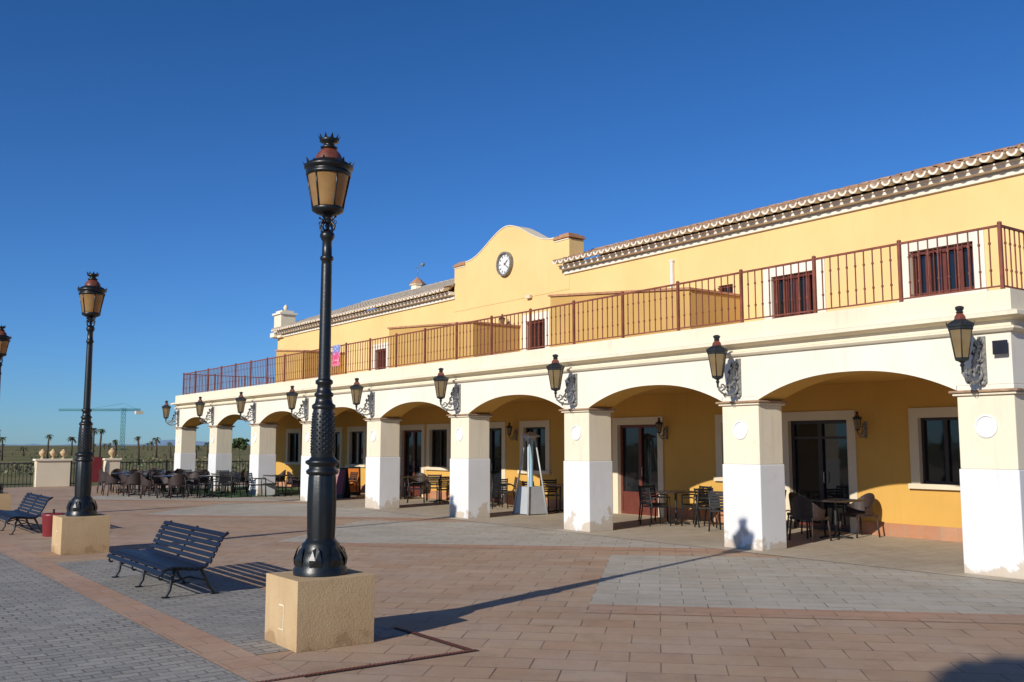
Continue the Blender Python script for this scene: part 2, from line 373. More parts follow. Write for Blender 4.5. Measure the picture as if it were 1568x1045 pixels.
def window(bm,x,a,c,e,f,frame='doorframe',mull=1,bars=0,panel=0,fw=.05,tr=None):
    X=x+.09; 
    bm.add([(X+.03,a,e),(X+.03,c,e),(X+.03,c,f),(X+.03,a,f)],[(0,3,2,1)],'glass')
    bm.box(X-.02,X+.02,a,a+fw,e,f,frame); bm.box(X-.02,X+.02,c-fw,c,e,f,frame)
    bm.box(X-.02,X+.02,a+fw,c-fw,f-fw,f,frame); bm.box(X-.02,X+.02,a+fw,c-fw,e,e+fw,frame)
    for k in range(mull):
        m_=a+(c-a)*(k+1)/(mull+1); bm.box(X-.022,X+.018,m_-fw*.7,m_+fw*.7,e+fw,f-fw,frame)
    if tr: bm.box(X-.018,X+.022,a+fw,c-fw,tr-.025,tr+.025,frame)
    if panel: bm.box(X-.005,X+.022,a+fw,c-fw,e+fw,e+panel,'frame')
    for k in range(bars):
        y=a+(c-a)*(k+.5)/bars; bm.box(x-.03,x-.015,y-.008,y+.008,e+.02,f-.02,'frame')
    if bars:
        for z in (e+.06,f-.06): bm.box(x-.029,x-.016,a,c,z-.01,z+.01,'frame')
doors=[(11.4,12.8),(16.6,18.0),(22.95,24.3),(27.45,28.75),(33.4,34.7)]
wins=[(8.95,9.9),(13.65,14.6),(20.9,21.9),(25.9,26.95),(31.5,32.6),(37.1,38.2)]
ops=[(a,c,.01,2.2) for a,c in doors]+[(a,c,1.0,2.2) for a,c in wins]
b=MB(); wall(b,XR,5.9,39.6,0,2.9,ops,'yellow_in_shade')
t=MB(); g=MB()
for i,(a,c) in enumerate(doors):
    surround(t,XR,a,c,.0,2.2,sill=False); window(g,XR,a,c,.012,2.2,mull=1,panel=.55 if i%2 else .12,fw=.07,frame='doorframe' if i%2==0 else 'frame',tr=1.85 if i==0 else None)
    ym=(a+c)/2; g.tube([(XR+.06,ym-.09,.95),(XR+.03,ym-.09,.97),(XR+.03,ym-.09,1.15),(XR+.06,ym-.09,1.17)],.01,6,'steel')
for a,c in wins:
    surround(t,XR,a,c,1.0,2.2); window(g,XR,a,c,1.0,2.2,mull=1)
edges=sorted([(a-.18,c+.18) for a,c in doors]); y=5.9
for a,c in edges+[(39.6,40)]:
    t.box(XR-.025,XR-.001,y,a-.001,0,.25,'skirt'); y=c+.001
uw=[(8.7,9.92,4.42,5.3),(11.98,13.12,4.32,5.27),(20.9,21.75,3.75,5.2),(29.9,30.7,3.75,5.1)]
uo=list(uw)+[(14.2,14.62,4.25,5.28)]
wall(b,XR,5.9,39.6,2.9,6.36,uo,'yellow')
for i,(a,c,e,f) in enumerate(uw):
    surround(t,XR,a,c,e,f,w=.2,sill=True,mat='white'); window(g,XR,a,c,e,f,frame='frame',mull=3 if i<2 else 1,bars=9 if i<2 else 5,fw=.07)
a,c,e,f=uo[-1]; window(g,XR,a,c,e,f,frame='frame',mull=0,bars=3)
for y,s in ((5.9,1),(39.6,-1)):
    b.add([(XR,y,0),(22,y,0),(22,y,7.6 if s<0 else 6.6),(20.5 if s<0 else 18.2,y,8.0 if s<0 else 7.1),(XR,y,6.36)],[(0,1,2,3,4)],'yellow')
b.add([(22,5.9,0),(22,39.6,0),(22,39.6,6.4),(22,5.9,6.4)],[(0,1,2,3)],'yellow')
b.obj('walls',BLD); t.obj('surrounds_and_skirting',BLD); g.obj('windows_and_doors',BLD)
b=MB(); b.box(16.53,16.585,15.97,16.05,5.35,6.05,'pipe'); b.box(16.52,16.595,15.95,16.07,6.0501,6.09,'pipe')
b.box(16.49,16.57,21.5,21.7,5.85,5.95,'surround'); b.obj('wall_pipe',BLD)
def roof(y0,y1,xridge,slope,name,TM_='tile'):
    e=MB()
    prof=[(0,6.31),(.06,6.315),(.06,6.385),(.015,6.395),(.015,6.43),(.20,6.44),(.20,6.505),(.24,6.51),(.24,6.535),(0,6.535)]
    vs=[];fs=[]
    for y in (y0,y1):
        for o,z in prof: vs.append((XR-o,y,z))
    m_=len(prof)
    for j in range(m_-1): fs.append((j,m_+j,m_+j+1,j+1))
    fs.append(tuple(reversed(range(m_)))); fs.append(tuple(range(m_,2*m_)))
    e.add(vs,fs,'white')
    x0=XR-.42; zb=6.60; sp=.235; sub=8
    n=int(round((y1-y0)/sp)); ncour=int(math.ceil((xridge-x0)/.36))
    ny=n*sub+1
    def prof_z(i):
        t_=(i%sub)/sub; c_=math.cos(2*math.pi*t_)
        return .05*c_ if c_>0 else .03*c_
    vs=[];fs=[]
    random.seed(int(y0*10))
    jit=[[random.uniform(-.012,.012) for _ in range(n+2)] for _ in range(ncour+1)]
    for c_ in range(ncour):
        xa=x0+c_*.36; xb=min(xa+.40,xridge)
        for k,(x,dz) in enumerate(((xa-.012,.028),(xb,.0))):
            for i in range(ny):
                jj=jit[c_][int((i+sub/2)//sub)]
                y=y0+(y1-y0)*i/(ny-1)
                vs.append((x+(jj if k==0 else 0),y,zb+slope*(x-x0)+dz+prof_z(i)+jj*.6))
    for c_ in range(ncour):
        o=c_*2*ny
        for i in range(ny-1): fs.append((o+i,o+i+1,o+ny+i+1,o+ny+i))
    e.add(vs,fs,TM_,True)
    vs=[];fs=[]
    for i in range(ny):
        y=y0+(y1-y0)*i/(ny-1); jj=jit[0][int((i+sub/2)//sub)]
        vs.append((x0-.012+jj,y,zb+.028+prof_z(i)+jj*.6)); vs.append((x0-.012+jj,y,zb+.002+prof_z(i)+jj*.6)); vs.append((x0+.3,y,zb+.05+prof_z(i)))
    for i in range(ny-1):
        a_=3*i; fs.append((a_,a_+1,a_+4,a_+3)); fs.append((a_+1,a_+2,a_+5,a_+4))
    e.add(vs,fs,'tile',True)
    for k in range(n):
        y2=y0+(y1-y0)*(k+.5)/n; jx=random.uniform(-.01,.01)
        A=[math.pi+math.pi*i/10 for i in range(11)]
        ro,ri=.098,.060; zc_=zb+.03
        o1=[(x0-.035+jx,y2+ro*math.cos(a_),zc_+ro*math.sin(a_)) for a_ in A]; i1=[(x0-.035+jx,y2+ri*math.cos(a_),zc_+ri*math.sin(a_)) for a_ in A]
        o2=[(x0+.2,p[1],p[2]+.04) for p in o1]; i2=[(x0+.2,p[1],p[2]+.04) for p in i1]
        V=o1+i1+o2+i2; F=[]
        for i in range(10): F+=[(i,i+1,12+i,11+i),(i,22+i,23+i,i+1),(11+i,12+i,34+i,33+i)]
        e.add(V,F,'white',False)
    zr=zb+slope*(xridge-x0)
    e.add([(xridge,y0,zr),(xridge,y1,zr),(22.5,y1,zr-.25*(22.5-xridge)),(22.5,y0,zr-.25*(22.5-xridge))],[(0,1,2,3)],TM_)
    yy=y0
    while yy<y1-.1:
        e.tube([(xridge,yy,zr+.0),(xridge,min(yy+.42,y1),zr+.02)],.075,8,TM_); yy+=.4
    e.obj(name,BLD)
roof(5.5,20.05,17.6,.33,'roof_near_wing'); roof(25.5,39.3,20.5,.36,'roof_far_wing','tile_pale')
def pedz(y):
    t_=abs(y-22.72)/2.15
    t_=min(t_,1); 
    return 7.40+.74*(.5+.5*math.cos(math.pi*t_**.93))
b=MB(); ya,yb=19.85,25.55; n=60; x0=XR-.012; x1=XR+.5
pts=[(yb,6.2),(yb,7.28),(24.95,7.28)]+[(24.93-(24.93-20.5)*i/n,pedz(24.93-(24.93-20.5)*i/n)) for i in range(n+1)]+[(20.48,7.28),(ya,7.28),(ya,6.2)]
for i in range(len(pts)-1):
    (y_,z_),(y2,z2)=pts[i],pts[i+1]
    if abs(y_-y2)<1e-6: continue
    b.add([(x0,y_,5.9),(x0,y2,5.9),(x0,y2,z2),(x0,y_,z_)],[(0,1,2,3)],'yellow')
    b.add([(x1,y_,5.9),(x1,y2,5.9),(x1,y2,z2),(x1,y_,z_)],[(0,1,2,3)],'yellow')
    b.add([(x0-.02,y_,z_),(x0-.02,y2,z2),(x1,y2,z2),(x1,y_,z_)],[(0,1,2,3)],'cream')
    b.add([(x0-.02,y_,z_+.03),(x0-.02,y2,z2+.03),(x1,y2,z2+.03),(x1,y_,z_+.03)],[(0,1,2,3)],'cream')
    b.add([(x0-.02,y_,z_),(x0-.02,y2,z2),(x0-.02,y2,z2+.03),(x0-.02,y_,z_+.03)],[(0,1,2,3)],'cream')
for y in (ya,yb):
    b.add([(x0,y,5.9),(x1,y,5.9),(x1,y,7.3),(x0,y,7.3)],[(0,1,2,3)],'yellow')
for y0_,y1_ in ((ya,20.46),(24.97,yb)):
    b.box(x0-.05,x1+.05,y0_-.05,y1_+.04,7.331,7.37,'terra'); b.box(x0-.02,x1+.02,y0_,y1_,7.3701,7.43,'tile'); b.box(x0+.06,x1-.06,y0_+.1,y1_-.1,7.4301,7.48,'terra')
b.obj('pediment',BLD)
b=MB(); cy,cz=22.75,7.02; cx=x0
def disc(r,xo,mat,seg=48,th=0):
    vs=[(cx-xo,cy+r*math.cos(2*math.pi*i/seg),cz+r*math.sin(2*math.pi*i/seg)) for i in range(seg)]
    b.add(vs,[tuple(range(seg))],mat)
def ring(r0,r1,xa,xb,mat,seg=48):
    vs=[];fs=[]
    for r,x in ((r1,0),(r1,xb),(r0,xb),(r0,xa)):
        for i in range(seg):
            a=2*math.pi*i/seg; vs.append((cx-x,cy+r*math.cos(a),cz+r*math.sin(a)))
    for j in range(3):
        for i in range(seg):
            k=(i+1)%seg; fs.append((j*seg+i,j*seg+k,(j+1)*seg+k,(j+1)*seg+i))
    b.add(vs,fs,mat,False)
ring(.31,.36,.04,.12,'silver'); disc(.315,.05,'clockface')
for k in range(12):
    a=2*math.pi*k/12; Rm=Matrix.Rotation(a,3,'X'); b.box(-.003,.003,-.013,.013,.22,.285,'black',Rm,(cx-.056,cy,cz))
b.box(-.003,.003,-.012,.012,-.05,.17,'black',Matrix.Rotation(math.radians(55),3,'X'),(cx-.062,cy,cz))
b.box(-.003,.003,-.010,.010,-.05,.24,'black',Matrix.Rotation(math.radians(130),3,'X'),(cx-.069,cy,cz))
b.obj('clock',BLD)
b=MB()
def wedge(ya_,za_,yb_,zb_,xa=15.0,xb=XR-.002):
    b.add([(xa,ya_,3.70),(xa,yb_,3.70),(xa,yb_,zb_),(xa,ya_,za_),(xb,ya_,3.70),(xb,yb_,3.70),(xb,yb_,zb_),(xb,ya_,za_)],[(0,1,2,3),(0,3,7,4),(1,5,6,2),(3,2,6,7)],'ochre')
    b.add([(xa-.05,ya_-.04,za_+.001),(xa-.05,yb_+.04,zb_+.001),(xb,yb_+.04,zb_+.001),(xb,ya_-.04,za_+.001),(xa-.05,ya_-.04,za_+.05),(xa-.05,yb_+.04,zb_+.05),(xb,yb_+.04,zb_+.05),(xb,ya_-.04,za_+.05)],
       [(0,1,5,4),(4,5,6,7),(0,4,7,3),(1,2,6,5),(0,3,2,1)],'terra')
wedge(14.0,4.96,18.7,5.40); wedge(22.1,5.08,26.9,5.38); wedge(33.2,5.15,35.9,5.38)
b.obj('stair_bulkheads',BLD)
b=MB()
b.box(16.45,17.1,38.95,39.7,6.3,7.3,'cream'); b.box(16.38,17.17,38.88,39.77,7.3,7.38,'white'); b.box(16.5,17.05,39.0,39.65,7.38,7.48,'cream')
b.lathe([(.02,0),(.05,.03),(.1,.12),(.1,.18),(.05,.26),(.0,.3)],12,'cream',(16.8,39.3,7.48))
b.add([(17.1,39.25,6.6),(20.8,39.25,7.9),(20.8,39.25,8.3),(17.1,39.25,7.0),(17.1,39.62,6.6),(20.8,39.62,7.9),(20.8,39.62,8.3),(17.1,39.62,7.0)],[(0,1,2,3),(4,7,6,5),(3,2,6,7),(1,5,6,2),(0,3,7,4)],'cream')
b.box(16.3,16.6,39.3,39.75,6.33,6.52,'white')
b.obj('end_parapet',BLD)
b=MB(); b.lathe([(.28,0),(.28,.3),(.36,.32),(.36,.36)],8,'cream',(20.5,34.4,8.0),smooth=False)
b.lathe([(.38,0),(.22,.14),(.08,.26),(.0,.34)],8,'terra',(20.5,34.4,8.36),smooth=False)
b.tube([(20.5,34.4,8.65),(20.5,34.4,9.2)],.012,6,'silver'); b.lathe([(0,-.09),(.06,-.06),(.09,0),(.06,.06),(0,.09)],12,'silver',(20.5,34.0,9.15))
b.tube([(20.5,33.95,9.1),(20.5,34.6,9.1)],.012,6,'silver')
b.obj('roof_cupola',BLD)
b=MB(); b.box(12.55,12.585,6.215,6.4,2.88,3.06,'navy'); b.obj('wall_plaque',BLD)

# ------------------------------------------------------------------ lantern parts
def lantern_round(b,z,s=1.0,c=(0,0)):
    C=(c[0],c[1],z)
    sc=lambda P:[(r*s,h*s) for r,h in P]
    b.lathe(sc([(.03,0),(.045,.02),(.03,.05),(.05,.075),(.10,.09),(.142,.115),(.148,.14),(.135,.15)]),24,'iron',C)
    b.lathe(sc([(.132,.15),(.145,.22),(.168,.34),(.188,.45)]),32,'amber',C,cap=False)
    for k in range(6):
        a=2*math.pi*k/6+.35
        b.tube([(C[0]+r*s*math.cos(a),C[1]+r*s*math.sin(a),z+h*s) for r,h in ((.138,.14),(.150,.22),(.174,.34),(.195,.46))],.0075*s,6,'iron')
    b.lathe(sc([(.185,.44),(.203,.445),(.205,.475),(.19,.48),(.19,.50),(.222,.51),(.222,.535),(.20,.55),(.165,.575),(.13,.59)]),32,'iron',C)
    b.lathe(sc([(.128,.588),(.122,.62),(.10,.66),(.07,.69),(.055,.70)]),24,'rust',C,cap=False)
    b.lathe(sc([(.05,.695),(.075,.70),(.08,.715),(.05,.73),(.045,.75),(.085,.765),(.09,.79),(.06,.80),(.02,.80)]),20,'iron',C)
    for k in range(16):
        a=2*math.pi*k/16
        R=Matrix.Rotation(a,3,'Z'); big=1 if k%2==0 else .55
        w=.026*s; h=.062*s*big; r=.213*s
        vs=[R@Vector(p)+Vector(C) for p in ((r,-w,.52*s),(r,w,.52*s),(r+.012*s,w*.7,.52*s+h*.5),(r+.03*s,0,.52*s+h),(r+.012*s,-w*.7,.52*s+h*.5),(r-.012*s,0,.52*s+h*.3))]
        b.add(vs,[(0,1,2,3,4),(0,5,1),(1,5,2),(2,5,3),(3,5,4),(4,5,0)],'iron')
    for k in range(10):
        a=2*math.pi*k/10; R=Matrix.Rotation(a,3,'Z')
        vs=[R@Vector(p)+Vector(C) for p in ((.083*s,-.02*s,.78*s),(.083*s,.02*s,.78*s),(.105*s,0,.835*s),(.07*s,0,.79*s))]
        b.add(vs,[(0,1,2),(0,2,3),(1,3,2)],'iron')
def spiral(c,r0,r1,a0,a1,n=22,plane='XZ'):
    P=[]
    for i in range(n+1):
        t=i/n; a=a0+(a1-a0)*t; r=r0+(r1-r0)*t
        P.append((c[0]+r*math.cos(a),c[1],c[2]+r*math.sin(a)))
    return P
PH=.575
def lamp_mesh():
    b=MB(); I='iron'
    b.lathe([(.235,0),(.235,.05),(.22,.07),(.225,.10),(.215,.15),(.19,.20),(.165,.235),(.165,.265),(.14,.285),(.125,.31)],28,I)
    seg=48; vs=[];fs=[]; zz=[(.118,.30),(.122,.34),(.128,.60),(.122,.84),(.115,.87)]
    for r,h in zz:
        for i in range(seg):
            a=2*math.pi*i/seg; rr=r*(1-.07*(i%4==0)-.03*(i%4==2)); vs.append((rr*math.cos(a),rr*math.sin(a),h))
    for j in range(len(zz)-1):
        for i in range(seg): k=(i+1)%seg; fs.append((j*seg+i,j*seg+k,(j+1)*seg+k,(j+1)*seg+i))
    b.add(vs,fs,I,True)
    for i in range(8):
        R=Matrix.Rotation(2*math.pi*i/8,3,'Z')
        vs=[R@Vector(p) for p in ((.222,-.05,.08),(.222,.05,.08),(.228,.055,.14),(.205,.03,.22),(.183,0,.25),(.205,-.03,.22),(.228,-.055,.14),(.238,0,.14))]
        b.add(vs,[(0,1,7),(1,2,7),(2,3,7),(3,4,7),(4,5,7),(5,6,7),(6,0,7)],I)
    b.lathe([(.115,.86),(.14,.875),(.145,.90),(.12,.92),(.12,.945),(.15,.965),(.152,.985),(.12,1.0),(.105,1.02)],28,I)
    b.lathe([(.100,1.01),(.106,1.06),(.104,1.25),(.096,1.42),(.09,1.45)],28,I)
    for j in range(15):
        for i in range(14):
            a=2*math.pi*(i+.5*(j%2))/14; h=1.065+j*.024; r=.106-.010*max(0,(h-1.25)/.17)
            R=Matrix.Rotation(a,3,'Z')
            vs=[R@Vector(p) for p in ((r,-.012,h),(r,0,h+.013),(r,.012,h),(r,0,h-.013),(r+.007,0,h))]
            b.add(vs,[(0,4,1),(1,4,2),(2,4,3),(3,4,0)],I)
    b.lathe([(.09,1.44),(.105,1.455),(.105,1.48),(.08,1.50),(.07,1.55),(.085,1.565),(.085,1.585),(.065,1.60),(.06,1.66),(.078,1.675),(.078,1.70),(.056,1.715)],28,I)
    b.lathe([(.055,1.70),(.053,2.1),(.048,2.75),(.046,2.79),(.06,2.80),(.06,2.825),(.045,2.84),(.043,2.97),(.055,2.99),(.068,3.02),(.06,3.05),(.04,3.06),(.03,3.08)],24,I)
    zb=3.05
    for k in range(4):
        R=Matrix.Rotation(math.pi/2*k+.4,3,'Z')
        P=[(.035,0,zb),(.07,0,zb+.03),(.078,0,zb+.06),(.055,0,zb+.085),(.04,0,zb+.10),(.06,0,zb+.13),(.09,0,zb+.15)]
        b.tube([R@Vector(p) for p in P],.010,6,I)
        b.tube([R@Vector(p) for p in spiral((.075,0,zb+.095),.022,.006,-2,4,10)],.006,5,I)
    b.lathe([(.022,3.05),(.018,3.10),(.028,3.115),(.018,3.13),(.025,3.17)],12,I)
    lantern_round(b,3.135,1.0)
    return b.mesh('lamp_column')
LM=lamp_mesh()
def ped_mesh():
    b=MB(); b.box(-.36,.36,-.335,.335,0,PH,'tan')
    b.box(-.366,-.3601,-.07,.03,.14,.35,'cream'); b.box(-.370,-.3661,-.06,.02,.15,.34,'tan')
    return b.mesh('pedestal')
PM=ped_mesh()
for y in (7.97,16.78,25.6):
    e=empty('street_lamp',(3.79,y,0))
    place(PM,'pedestal',e,(0,0,.001),0,.016)
    place(LM,'lamp_column',e,(0,0,PH),random.uniform(0,.3))
def wl_mesh():
    b=MB(); S='silver'; lx=-.53; up=.06
    def six(P,mat): b.lathe([(r,h+up) for r,h in P],6,mat,(lx,0,0),smooth=False,a0=math.pi/6)
    six([(.015,.06),(.02,.13),(.035,.15),(.02,.18),(.05,.20),(.09,.215),(.098,.24),(.09,.25)],'iron2')
    b.lathe([(.085,.25+up),(.150,.62+up)],6,'paleglass',(lx,0,0),smooth=False,a0=math.pi/6,cap=False)
    for k in range(6):
        a=2*math.pi*k/6+math.pi/6
        b.tube([(lx+r*math.cos(a),r*math.sin(a),h+up) for r,h in ((.09,.24),(.155,.625))],.008,5,'iron2')
    six([(.15,.61),(.172,.615),(.172,.64),(.185,.655),(.185,.675),(.16,.70),(.10,.735),(.085,.745)],'iron2')
    six([(.082,.744),(.075,.78),(.05,.82),(.035,.83)],'rust')
    six([(.035,.828),(.055,.84),(.04,.86),(.06,.885),(.062,.91),(.03,.925),(.0,.93)],'iron2')
    for k in range(12):
        a=2*math.pi*k/12+math.pi/6; R=Matrix.Rotation(a,3,'Z')
        r=.178 if k%2==0 else .155
        vs=[R@Vector(p)+Vector((lx,0,up)) for p in ((r,-.018,.665),(r,.018,.665),(r+.02,0,.725),(r-.01,0,.67))]
        b.add(vs,[(0,1,2),(0,2,3),(1,3,2)],'iron2')
    b.box(-.03,-.001,-.05,.05,.0,.62,S); b.lathe([(.0,-.05),(.03,-.03),(.045,0),(.03,.02)],10,S,(-.03,0,0))
    main=[(-.03,0,.12),(-.10,0,.05),(-.20,0,.0),(-.31,0,.0),(-.42,0,.03),(-.50,0,.08),(-.53,0,.15)]
    b.tube(main,.022,8,S,.015)
    for c,r0,r1,a0,a1,w in (((-.14,0,.16),.10,.02,-1.2,5.5,.016),((-.13,0,.38),.10,.02,-2.2,5.0,.016),((-.29,0,.10),.085,.015,3.4,-3.0,.014),
                      ((-.42,0,.14),.06,.012,-1.5,4.8,.012),((-.08,0,.53),.06,.012,-1.5,4.5,.013),((-.24,0,.25),.07,.012,0,6.5,.012)):
        b.tube(spiral(c,r0,r1,a0,a1),w,6,S)
    b.tube([(-.03,0,.5),(-.14,0,.47),(-.22,0,.36),(-.27,0,.22),(-.36,0,.10),(-.46,0,.06)],.018,7,S,.012)
    for (x,z_,a,l) in ((-.09,.27,.6,.16),(-.2,.12,2.6,.13),(-.12,.45,2.2,.13),(-.33,.05,-1.9,.10),(-.2,.33,1.9,.12),(-.05,.10,-1.2,.12),(-.45,.10,2.7,.08)):
        d=Vector((math.cos(a),0,math.sin(a))); p=Vector((x,0,z_)); q=Vector((-d.z,0,d.x))
        for sy in (-.03,.03):
            vs=[p,p+d*l*.5+q*l*.28+Vector((0,sy,0)),p+d*l,p+d*l*.5-q*l*.28+Vector((0,sy,0)),p+d*l*.5+Vector((0,sy*1.6,0))]
            b.add(vs,[(0,1,4),(1,2,4),(2,3,4),(3,0,4)],S)
    return b.mesh('wall_lantern')
WM=wl_mesh()
for y in FY: place(WM,'wall_lantern',None,(XF,y-PW/2,2.52))
for y in (11.05,16.35,22.3,29.2): place(WM,'wall_lantern',None,(XR-.002,y-.05,1.85),0,0,.5)
place(WM,'wall_lantern',None,(XR-.002,22.6,5.0),0,0,.5)

# ------------------------------------------------------------------ bench
def bench_mesh():
    b=MB(); y0,y1=-1.15,1.15
    def slat(x,z,ang,w=.050,t=.022):
        R=Matrix.Rotation(-ang,3,'Y'); b.box(-w/2,w/2,y0,y1,-t/2,t/2,'navy',R,(x,0,z))
    seat=[(-.37,.275,.9),(-.33,.318,.35),(-.265,.335,.1),(-.20,.335,-.05),(-.135,.328,-.1),(-.07,.32,-.12),(-.005,.313,-.1),(.06,.31,.1),(.12,.325,.5)]
    for x,z,a in seat: slat(x,z,a)
    back=[(.175,.375,1.15),(.205,.435,1.15),(.235,.495,1.12),(.265,.553,1.1),(.295,.61,1.05),(.33,.662,.85)]
    for x,z,a in back: slat(x,z,a)
    for y in (-1.05,0,1.05):
        curve=[(-.385,.25),(-.34,.29),(-.27,.312),(-.1,.30),(.06,.288),(.135,.31),(.19,.38),(.25,.50),(.31,.62),(.40,.68)]
        b.tube([(xa,y,za) for xa,za in curve],.020,6,'iron')
        b.tube([(-.20,y,.30),(-.235,y,.2),(-.25,y,.08),(-.30,y,.0)],.022,6,'iron',.016)
        b.tube([(.09,y,.29),(.14,y,.2),(.18,y,.1),(.26,y,.0)],.022,6,'iron',.016)
        b.tube([(-.24,y,.16),(-.05,y,.21),(.15,y,.16)],.012,6,'iron')
        b.tube(spiral((-.345,y,.225),.05,.015,1.2,5.5,10),.014,5,'iron')
        b.box(-.34,-.25,y-.02,y+.02,.0,.012,'iron'); b.box(.21,.31,y-.02,y+.02,.0,.012,'iron')
    b.tube([(-.24,-1.05,.16),(-.24,1.05,.16)],.009,5,'iron')
    return b.mesh('park_bench')
BM=bench_mesh()
for y in (12.2,21.75): place(BM,'park_bench',None,(3.73,y,.009),0,.004)
b=MB(); b.lathe([(.17,0),(.18,.02),(.20,.36),(.21,.38),(.21,.42),(.18,.42),(.16,.38)],16,'maroon'); b.lathe([(.02,.42),(.02,.5)],6,'iron'); b.obj('litter_bin',None,(4.02,20.0,.001))

# ------------------------------------------------------------------ chairs, tables
def chair_mesh(mat,name):
    b=MB()
    for sx in (-1,1):
        for sy in (-1,1): b.tube([(sx*.21,sy*.2,.36),(sx*.235,sy*.235,0)],.016,6,mat)
    b.box(-.23,.23,-.22,.22,.345,.395,mat)
    n=16; vs=[];fs=[]
    for i in range(n+1):
        t=i/n; a=math.pi*(-.08+1.16*t); h=.52+.22*max(0,math.sin(a))**1.5
        for r,z in ((.235,.38),(.265,h),(.285,h),(.255,.38)): vs.append((r*math.cos(a),r*math.sin(a)*.95+.0,z))
    for i in range(n):
        o=i*4
        for k in range(4): q=(k+1)%4; fs.append((o+k,o+q,o+4+q,o+4+k))
    fs+= [(0,1,2,3),(n*4+3,n*4+2,n*4+1,n*4)]
    b.add(vs,fs,mat,False); return b.mesh(name)
def open_chair_mesh(mat,name):
    b=MB()
    for sx in (-1,1):
        b.tube([(sx*.2,-.21,.0),(sx*.2,-.19,.37),(sx*.21,-.19,.55),(sx*.215,.10,.56),(sx*.2,.2,.5)],.015,6,mat)
        b.tube([(sx*.2,.25,0),(sx*.195,.19,.37),(sx*.19,.25,.74)],.015,6,mat)
    b.box(-.2,.2,-.21,.2,.355,.38,mat)
    for k in range(6):
        z=.43+k*.052; b.box(-.19,.19,.2+.006*k,.215+.006*k,z,z+.040,mat)
    return b.mesh(name)
C1=chair_mesh('rattan','cafe_chair'); C2=open_chair_mesh('rattan2','cafe_chair')
def table_mesh():
    b=MB(); b.box(-.36,.36,-.36,.36,.64,.67,'tabletop'); b.lathe([(.025,.03),(.025,.64)],10,'iron2')
    for a in (0,1,2,3):
        R=Matrix.Rotation(a*math.pi/2+.78,3,'Z'); b.tube([R@Vector((0,0,.06)),R@Vector((.28,0,.01))],.018,6,'iron2')
    return b.mesh('cafe_table')
TM=table_mesh()
def group(x,y,cm,k=4,r=.58,a0=0.):
    place(TM,'cafe_table',None,(x,y,.009),a0,0,1.05)
    for i in range(k):
        a=a0+i*2*math.pi/4; rr=r+random.uniform(-.03,.14); px,py=x+rr*math.cos(a),y+rr*math.sin(a)
        place(cm,'cafe_chair',None,(px,py,.009),a-math.pi/2+random.uniform(-.4,.4),0,1.08)
for x,y,cm,k in ((10.1,38.3,C1,4),(9.6,36.4,C1,4),(11.3,38.6,C1,4),(10.9,36.0,C2,4),(9.4,34.3,C1,4),(10.8,33.9,C1,4),(9.9,32.2,C1,4),(11.1,31.6,C2,4),(12.2,33.6,C2,4),(12.1,36.6,C1,4),(13.6,33.6,C1,4),(13.5,37.3,C1,4),(14.6,31.2,C1,3),(13.0,30.7,C2,3),(14.2,29.3,C2,3),
               (15.5,22.2,C2,4),(15.7,19.2,C2,3),(15.6,24.8,C2,4),(15.4,14.9,C2,4),(15.6,13.3,C2,4),(15.4,10.9,C1,3),(15.7,27.0,C1,3)):
    group(x,y,cm,k,a0=random.uniform(-.35,.35))
sheet('artificial_grass_mat',[(11.4,31.0),(16.2,31.0),(16.2,39),(11.4,39)],.0125,'turf')
b=MB(); Ls='lightsteel'
for sx in (-1,1):
    for sy in (-1,1): b.tube([(sx*.30,sy*.30,0),(sx*.09,sy*.09,1.85)],.022,6,Ls)
b.add([(-.29,-.29,0.02),(.29,-.29,0.02),(.29,.29,0.02),(-.29,.29,0.02),(-.215,-.215,.68),(.215,-.215,.68),(.215,.215,.68),(-.215,.215,.68)],[(0,1,5,4),(1,2,6,5),(2,3,7,6),(3,0,4,7),(4,5,6,7)],Ls)
b.lathe([(.075,.68),(.075,1.8)],16,'heaterglass'); b.lathe([(.13,1.8),(.14,1.88),(.24,1.9),(.24,1.93),(.0,2.03)],4,Ls,a0=math.pi/4,smooth=False)
b.obj('patio_heater',None,(14.7,19.15,.009))
for mt,(x,y,r) in (('maroon',(14.2,28.6,.6)),('orange',(15.3,29.9,1.2))):
    b=MB()
    for sx in (-1,1):
        b.add([(sx*.02,-.28,.95),(sx*.02,.28,.95),(sx*.22,.28,0),(sx*.22,-.28,0)],[(0,1,2,3)],'black')
        b.add([(sx*.036,-.23,.90),(sx*.036,.23,.90),(sx*.206,.23,.12),(sx*.206,-.23,.12)],[(0,1,2,3)],mt)
        for yy in (-.28,.28): b.tube([(sx*.02,yy,.95),(sx*.22,yy,0)],.016,6,'black')
    b.tube([(-.02,-.28,.95),(-.02,.28,.95)],.016,6,'black'); b.tube([(.02,-.28,.95),(.02,.28,.95)],.016,6,'black')
    b.obj('menu_board',None,(x,y,.009),r)

